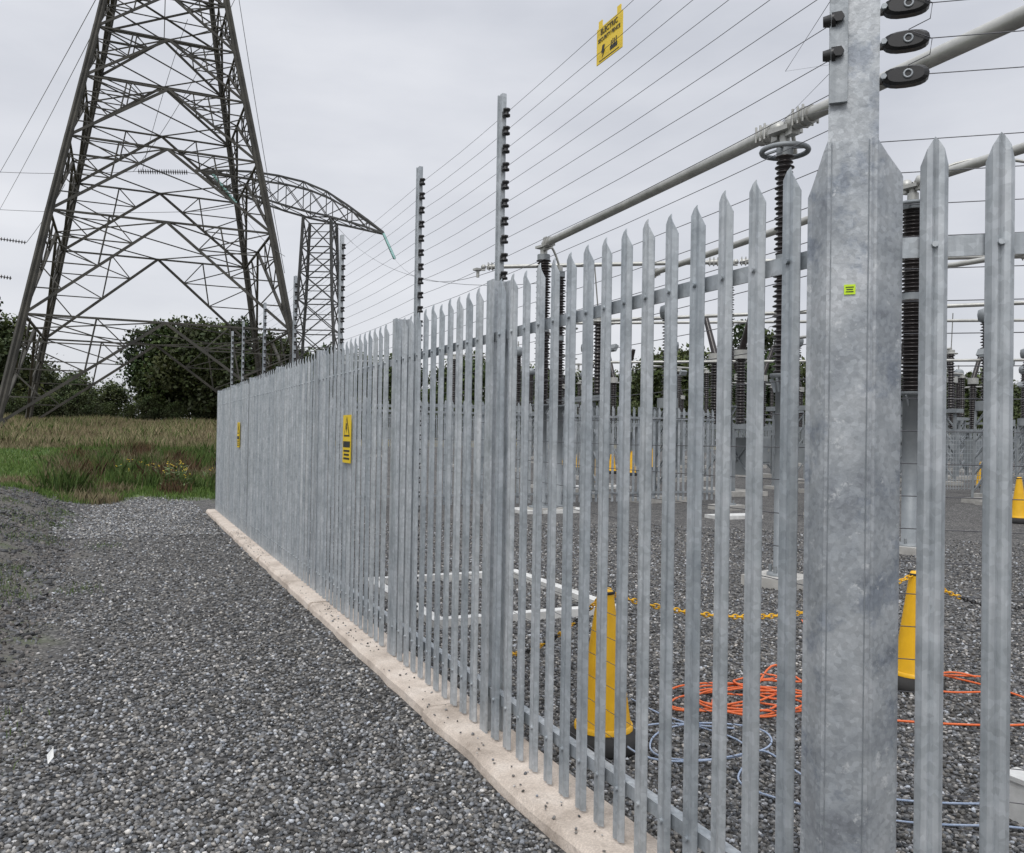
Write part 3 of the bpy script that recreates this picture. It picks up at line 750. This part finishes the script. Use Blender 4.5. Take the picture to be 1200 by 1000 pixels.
busbar('busbar',[t2,t1,Vector((6.05,2.6,4.8))],.075)
t3=Vector((i3.x,i3.y,5.42)); busbar('busbar',[S(3.4,21.5,5.75),t3,S(7.9,7.6,5.4)],.07)
busbar('busbar',[S(-.9,20.9,5.75),S(5.0,19.8,5.75),S(11.5,18.4,5.7)],.05)
busbar('busbar',[S(2.2,24,4.9),S(13,20,5.0)],.05,False)
busbar('busbar',[S(0.6,30,5.6),S(18,27,5.6)],.05,False)
busbar('busbar',[S(2.,26,3.9),S(16,22.5,3.9)],.04,False)
busbar('busbar',[S(6.6,18,4.9),S(9.5,13.5,4.9)],.05)
p=S(3.4,21.5); postins('post_insulator',p.x,p.y,2.4,5.5,.14,.12,False)
p=S(5.0,19.8); postins('post_insulator',p.x,p.y,2.4,5.5,.13,.11,False)
p=S(11.5,18.4); postins('post_insulator',p.x,p.y,2.4,5.5,.13,.11,False)
p=S(6.6,18); postins('post_insulator',p.x,p.y,2.3,4.65,.13,.11,False)
p=S(9.5,13.5); postins('post_insulator',p.x,p.y,2.3,4.65,.13,.11,True)
b=MB()
for (p,q) in((t2,S(.98,18.5,5.3)),(t3,S(6.4,13.6,4.9)),(t1,S(3.25,9.9,4.95)),(t3,S(7.2,12.0,5.6))):
    p=Vector(p);q=Vector(q); b.tube([p.lerp(q,i/8)+Vector((0,0,.18*math.sin(math.pi*i/8))) for i in range(9)],.025,8)
b.obj('flexible_connector',['alu'])
def bay_disconnector():
    b=MB()
    for x in(-1.6,0,1.6):
        b.box((x,0,.05),(.6,.6,.14),3)
        b.bar((x-.18,0,.1),(x-.18,0,2.5),.08,.08,0);b.bar((x+.18,0,.1),(x+.18,0,2.5),.08,.08,0)
        for z in(.6,1.2,1.8,2.4): b.bar((x-.18,0,z-.4),(x+.18,0,z),.04,.04,0)
        sheds(b,x,0,2.7,4.6,.13,1,20); b.cyl((x,0,4.6),(x,0,4.75),.12,.12,10,2)
        b.torus((x,0,4.62),.2,.022,None,18,6,2)
    b.box((0,0,2.6),(4.0,.3,.14),0); b.cyl((-1.6,0,4.8),(1.6,0,4.8),.05,.05,10,2); b.box((.5,-.2,1.2),(.4,.3,.6),4)
    b.cyl((.5,-.2,1.5),(.5,-.2,2.55),.02,.02,6,2)
    b.bar((-1.6,0,4.8),(-1.9,.3,6.0),.03,.03,2)
    return b.obj('disconnector_switch',['steel','sheds','alu','pad','box'])
def bay_breaker():
    b=MB(); b.box((0,0,.06),(2.2,1.2,.14),3)
    for x in(-.8,.8):
        for y in(-.4,.4): b.bar((x,y,.1),(x,y,1.9),.1,.1,0)
    for s in(-1,1): b.bar((-.8,s*.4,.3),(.8,s*.4,1.8),.05,.05,0);b.bar((.8,s*.4,.3),(-.8,s*.4,1.8),.05,.05,0)
    b.box((0,0,1.95),(2.0,.8,.14),0); b.box((0,-.62,1.1),(.7,.4,1.1),4); b.box((0,-.83,1.1),(.6,.02,.95),0); b.box((.22,-.85,1.1),(.03,.03,.12),2)
    for x in(-.6,.6):
        sheds(b,x,0,2.05,3.9,.16,1,22); b.cyl((x,0,3.9),(x,0,4.15),.2,.2,14,2)
        b.cyl((x,0,4.1),(x+.5*(1 if x>0 else -1),0,5.3),.10,.08,12,1)
    return b.obj('circuit_breaker',['steel','sheds','alu','pad','box'])
def bay_ct():
    b=MB(); b.box((0,0,.06),(.8,.8,.14),3)
    for x in(-.22,.22):
        for y in(-.22,.22): b.bar((x,y,.1),(x*.8,y*.8,2.4),.06,.06,0)
    for i in range(5):
        z=.3+i*.42
        for s in(-1,1): b.bar((-.2,s*.2,z),(.2,s*.2,z+.42),.03,.03,0); b.bar((s*.2,-.2,z+.42),(s*.2,.2,z),.03,.03,0)
    b.cyl((0,0,2.4),(0,0,2.65),.27,.27,16,4)
    sheds(b,0,0,2.65,4.7,.17,1,26); b.rev((0,0,4.7),[(.15,0),(.22,.06),(.24,.2),(.22,.32),(.08,.38),(0,.38)],16,0)
    b.cyl((0,0,5.05),(0,0,5.3),.03,.03,8,2); b.box((.3,0,1.3),(.25,.3,.45),4)
    return b.obj('current_transformer',['steel','sheds','alu','pad','box'])
def bay_light():
    b=MB(); b.box((0,0,.05),(.5,.5,.12),3); b.cyl((0,0,.1),(0,0,4.2),.06,.045,10,0); b.bar((-.35,0,4.2),(.35,0,4.2),.05,.05,0)
    for x in(-.3,.3): b.box((x,-.08,4.3),(.3,.12,.2),4,Matrix.Rotation(.5,3,'X'))
    b.box((0,-.1,1.2),(.22,.14,.35),4)
    return b.obj('floodlight_post',['steel','sheds','alu','pad','box'])
protos=[bay_disconnector(),bay_breaker(),bay_ct(),bay_light()]
spots=[(0,1.6,24),(2,4.0,22),(1,6.3,25),(2,2.6,30),(0,9.2,26),(2,8.2,21),(1,12.5,29),(2,11.2,24),(0,15.5,33),(2,14.4,25.5),(2,18,31),(1,19,36),(0,21,42),
(2,.2,34),(0,-2.5,36),(1,4.8,38),(0,7.8,40),(2,12,42),(1,16,46),(2,24,40),(2,27,44),(2,22,36),(0,27,50),(2,17.5,39),(2,13.6,36),(1,9.5,34),(2,19.5,28),(0,-7,44),(2,1,46),(2,4,48),(1,30,47),(2,6.7,31),(2,16.3,27),
(3,2.9,26.5),(3,12.6,22.5),(3,6.9,36),(2,12.9,23.2),(2,5.6,30),(0,12.8,32),(2,10.3,31),(1,3.2,44),(0,2.,40),(0,14,50),(0,22,52),(2,9.8,46),(2,15.2,38),(3,20.5,34),(2,23,44),(2,5.9,44),(0,5.4,52),(1,10.8,52)]
used=set(); rr=random.Random(11)
for k,l,d in spots:
    p=S(l,d); p.z=Hs(p.x,p.y); pr=protos[k]
    rz=-.02+rr.choice([0,math.pi/2])*(k!=2)
    if k not in used: pr.location=p; pr.rotation_euler=(0,0,rz); used.add(k)
    else: inst(pr.name.split('.')[0],pr.data,p,rz,rr.uniform(.92,1.05))
b=MB()
c=[Vector((2.45,6.75)),Vector((4.15,6.75)),Vector((4.15,8.9)),Vector((2.45,8.9))]
for i in range(4):
    p,q=c[i],c[(i+1)%4]; m=(p+q)/2; L_=(q-p).length
    if abs(p.x-q.x)>.1: b.box((m.x,m.y,.03),(L_+.11,.11,.08),0)
    else: b.box((m.x,m.y,.03),(.11,L_-.11,.08),0)
b.obj('concrete_surround',['white'])
for (l,d,sx,sy) in[(.8,18.4,1.6,.9),(4.6,17.6,1.1,.5),(2.6,26,2.0,.8),(9.3,12.1,.7,.7)]:
    p=S(l,d); b=MB(); b.box((0,0,.03),(sx,sy,.08),0); b.obj('concrete_pad',['white'],None,(p.x,p.y,Hs(p.x,p.y)))

# ---------------- cones, chain, cables ----------------
def cone(loc,s=1,rz=0):
    b=MB()
    b.rev((0,0,0),[(.02,.0),(.19,0),(.20,.02),(.19,.07),(.15,.10),(.12,.105)],20,1)
    b.rev((0,0,0),[(.150,.10),(.142,.12),(.115,.3),(.082,.52),(.05,.74),(.045,.78),(.045,.80),(.03,.82),(0,.82)],24,0)
    b.rev((0,0,0),[(.153,.10),(.151,.125),(.143,.128)],24,0)
    b.torus((0,0,.80),.045,.008,None,14,6,1)
    o=b.obj('traffic_cone',['yellow','rubber'],None,loc); o.scale=(s,)*3; o.rotation_euler=(0,0,rz); return o
k1=S(.50,4.45);k2=S(2.66,5.6)
cone((k1.x,k1.y,.0),1.0);cone((k2.x,k2.y,.0),.93)
for(u,d)in[(.097,27),(.118,34),(.141,33),(.079,36),(.060,38),(.595,17.5),(.166,38),(.55,30)]:
    p=S(u*d,d); cone((p.x,p.y,Hs(p.x,p.y)),1.15)
def chain(name,pts,mats,s=.02):
    b=MB();i=0
    for p,q in zip(pts[:-1],pts[1:]):
        p=Vector(p);q=Vector(q);L_=(q-p).length;n=max(1,round(L_/(s*2.1)));d=(q-p).normalized()
        for k in range(n):
            c=p.lerp(q,(k+.5)/n); rot=d.to_track_quat('X','Z').to_matrix()@Matrix.Rotation(math.pi/2*(i%2),3,'X')
            b.torus(c,s*.8,s*.24,rot,10,5,(i//6)%2,(1.6,.9,1)); i+=1
    return b.obj(name,mats)
def cat(a,e,sag,n=14): a=Vector(a);e=Vector(e); return [a.lerp(e,i/n)-Vector((0,0,4*sag*(i/n)*(1-i/n))) for i in range(n+1)]
ka=Vector((k1.x,k1.y,.80));kb=Vector((k2.x,k2.y,.75))
chain('barrier_chain',cat(ka,kb,.20),['yellow','yellow'],.018)
kc=Vector((2.45,5.6,.06)); chain('barrier_chain',cat(ka,kc,.12,10),['yellow','black'],.018)
kd=S(4.2,6.2,.6); chain('barrier_chain',cat(kb,kd,.2,10),['black','yellow'],.018)
def spl(name,pts,r,mat):
    cu=bpy.data.curves.new(name,'CURVE'); cu.dimensions='3D'; s=cu.splines.new('NURBS'); s.points.add(len(pts)-1)
    for i,p in enumerate(pts): s.points[i].co=(p[0],p[1],p[2],1)
    s.use_endpoint_u=True; s.order_u=4; cu.bevel_depth=r; cu.bevel_resolution=2; cu.materials.append(M[mat]); s.resolution_u=6
    o=bpy.data.objects.new(name,cu); scn.collection.objects.link(o); return o
def coil(c,R,turns,z,rs,seed):
    rr=random.Random(seed); out=[]
    for i in range(int(turns*10)):
        t=i*2*math.pi/10; rad=R*(1+.25*math.sin(t*.37+seed)+rr.uniform(-.08,.08))
        out.append((c[0]+rad*math.cos(t)*1.15+.1*math.sin(t*.13),c[1]+rad*.8*math.sin(t)+.1*math.cos(t*.17),z+rr.uniform(0,.05)))
    return out
cc=S(1.36,5.15); pts=coil(cc,.30,6,.02,1,3)
pts+= [tuple(S(1.9,4.95,.02)),tuple(S(2.3,4.85,.02)),tuple(S(2.8,4.8,.02)),tuple(S(3.2,4.9,.02)),tuple(S(3.3,5.4,.02)),tuple(S(2.95,5.9,.02)),tuple(S(2.3,6.6,.02)),tuple(S(2.6,7.6,.02))]
spl('orange_extension_cable',pts,.0065,'orange')
pts=coil(S(1.62,5.35),.20,3,.04,1,9)+[tuple(S(1.75,5.5,.15)),tuple(S(1.62,5.3,.25)),tuple(S(1.5,5.2,.08))]; spl('orange_extension_cable',pts,.0065,'orange')
cc=S(2.95,5.5); spl('orange_extension_cable',coil(cc,.24,1.5,.02,1,5),.0065,'orange')
pts=coil(S(.95,4.35),.30,2,.02,1,6)+[tuple(S(1.4,3.9,.02)),tuple(S(1.7,3.8,.02)),tuple(S(2.0,3.75,.02)),tuple(S(2.4,3.8,.02)),tuple(S(2.9,3.6,.02))]; spl('blue_rope',pts,.005,'rope')
pts=[tuple(S(.75,5.2,.02)),tuple(S(.9,4.8,.02)),tuple(S(1.3,4.6,.02)),tuple(S(1.2,4.2,.02)),tuple(S(1.0,3.95,.02)),tuple(S(1.3,3.7,.02)),tuple(S(1.8,3.5,.02)),tuple(S(2.3,3.6,.02)),tuple(S(2.2,3.3,.02))]; spl('blue_rope',pts,.005,'rope')
b=MB(); p=S(-2.15,4.02); z=.03
b.add([(p.x,p.y,z),(p.x+.02,p.y+.06,z+.01),(p.x+.01,p.y+.2,z+.012),(p.x-.012,p.y+.1,z+.01)],[(0,1,2,3)],0); b.obj('paper_scrap',['white'])
b=MB(); p=S(2.19,3.65); b.box((p.x,p.y,.09),(.10,.10,.18),0); b.box((p.x,p.y,.19),(.12,.12,.02),0); b.obj('cable_marker',['white'])

# ---------------- world, sun, camera ----------------
w=bpy.data.worlds.new('World'); scn.world=w; w.use_nodes=True; nt=w.node_tree; bg=nt.nodes['Background']; L=nt.links
sun_el=math.radians(48); sun_az=math.radians(222)
sky=nt.nodes.new('ShaderNodeTexSky'); sky.sky_type='NISHITA'; sky.sun_disc=False; sky.sun_elevation=sun_el; sky.sun_rotation=sun_az
sc=mixc(nt,1.,sky.outputs[0],(.09,.09,.09),'MULTIPLY')
tc=nt.nodes.new('ShaderNodeTexCoord'); sp=nt.nodes.new('ShaderNodeSeparateXYZ'); L.new(tc.outputs['Generated'],sp.inputs[0])
gr=ramp(nt,sp.outputs[2],[(0,(.80,.81,.84)),(.2,(.79,.805,.845)),(.45,(.75,.77,.82)),(1,(1.75,1.78,1.85))])
mp=nt.nodes.new('ShaderNodeMapping'); mp.inputs['Scale'].default_value=(1,1,3.2); L.new(tc.outputs['Generated'],mp.inputs['Vector'])
cl=ramp(nt,noise(nt,2.0,7,mp.outputs[0],.52),[(.3,(.80,.81,.84)),(.52,(.98,.98,.99)),(.72,(1.14,1.13,1.12))])
gr=mixc(nt,1.,gr,cl,'MULTIPLY')
L.new(mixc(nt,.93,sc,gr),bg.inputs['Color']); bg.inputs['Strength'].default_value=1.0
sd=bpy.data.lights.new('sun','SUN'); sd.energy=1.4; sd.angle=math.radians(25); sd.color=(1,.97,.93)
so=bpy.data.objects.new('sun',sd); scn.collection.objects.link(so)
dirv=Vector((math.sin(sun_az)*math.cos(sun_el),math.cos(sun_az)*math.cos(sun_el),math.sin(sun_el)))
so.rotation_euler=dirv.to_track_quat('Z','Y').to_euler(); so.location=(0,0,30)
cam=bpy.data.cameras.new('camera'); co=bpy.data.objects.new('camera',cam); scn.collection.objects.link(co)
cam.sensor_width=36; cam.lens=30; cam.clip_end=4000; cam.clip_start=.05
m=Euler((math.radians(90+.69),0,-YAW)).to_matrix()@Matrix.Rotation(math.radians(.93),3,'Z')
co.matrix_world=Matrix.Translation((0,0,1.6))@m.to_4x4(); scn.camera=co
scn.view_settings.view_transform='Standard'; scn.view_settings.look='None'; scn.view_settings.exposure=0
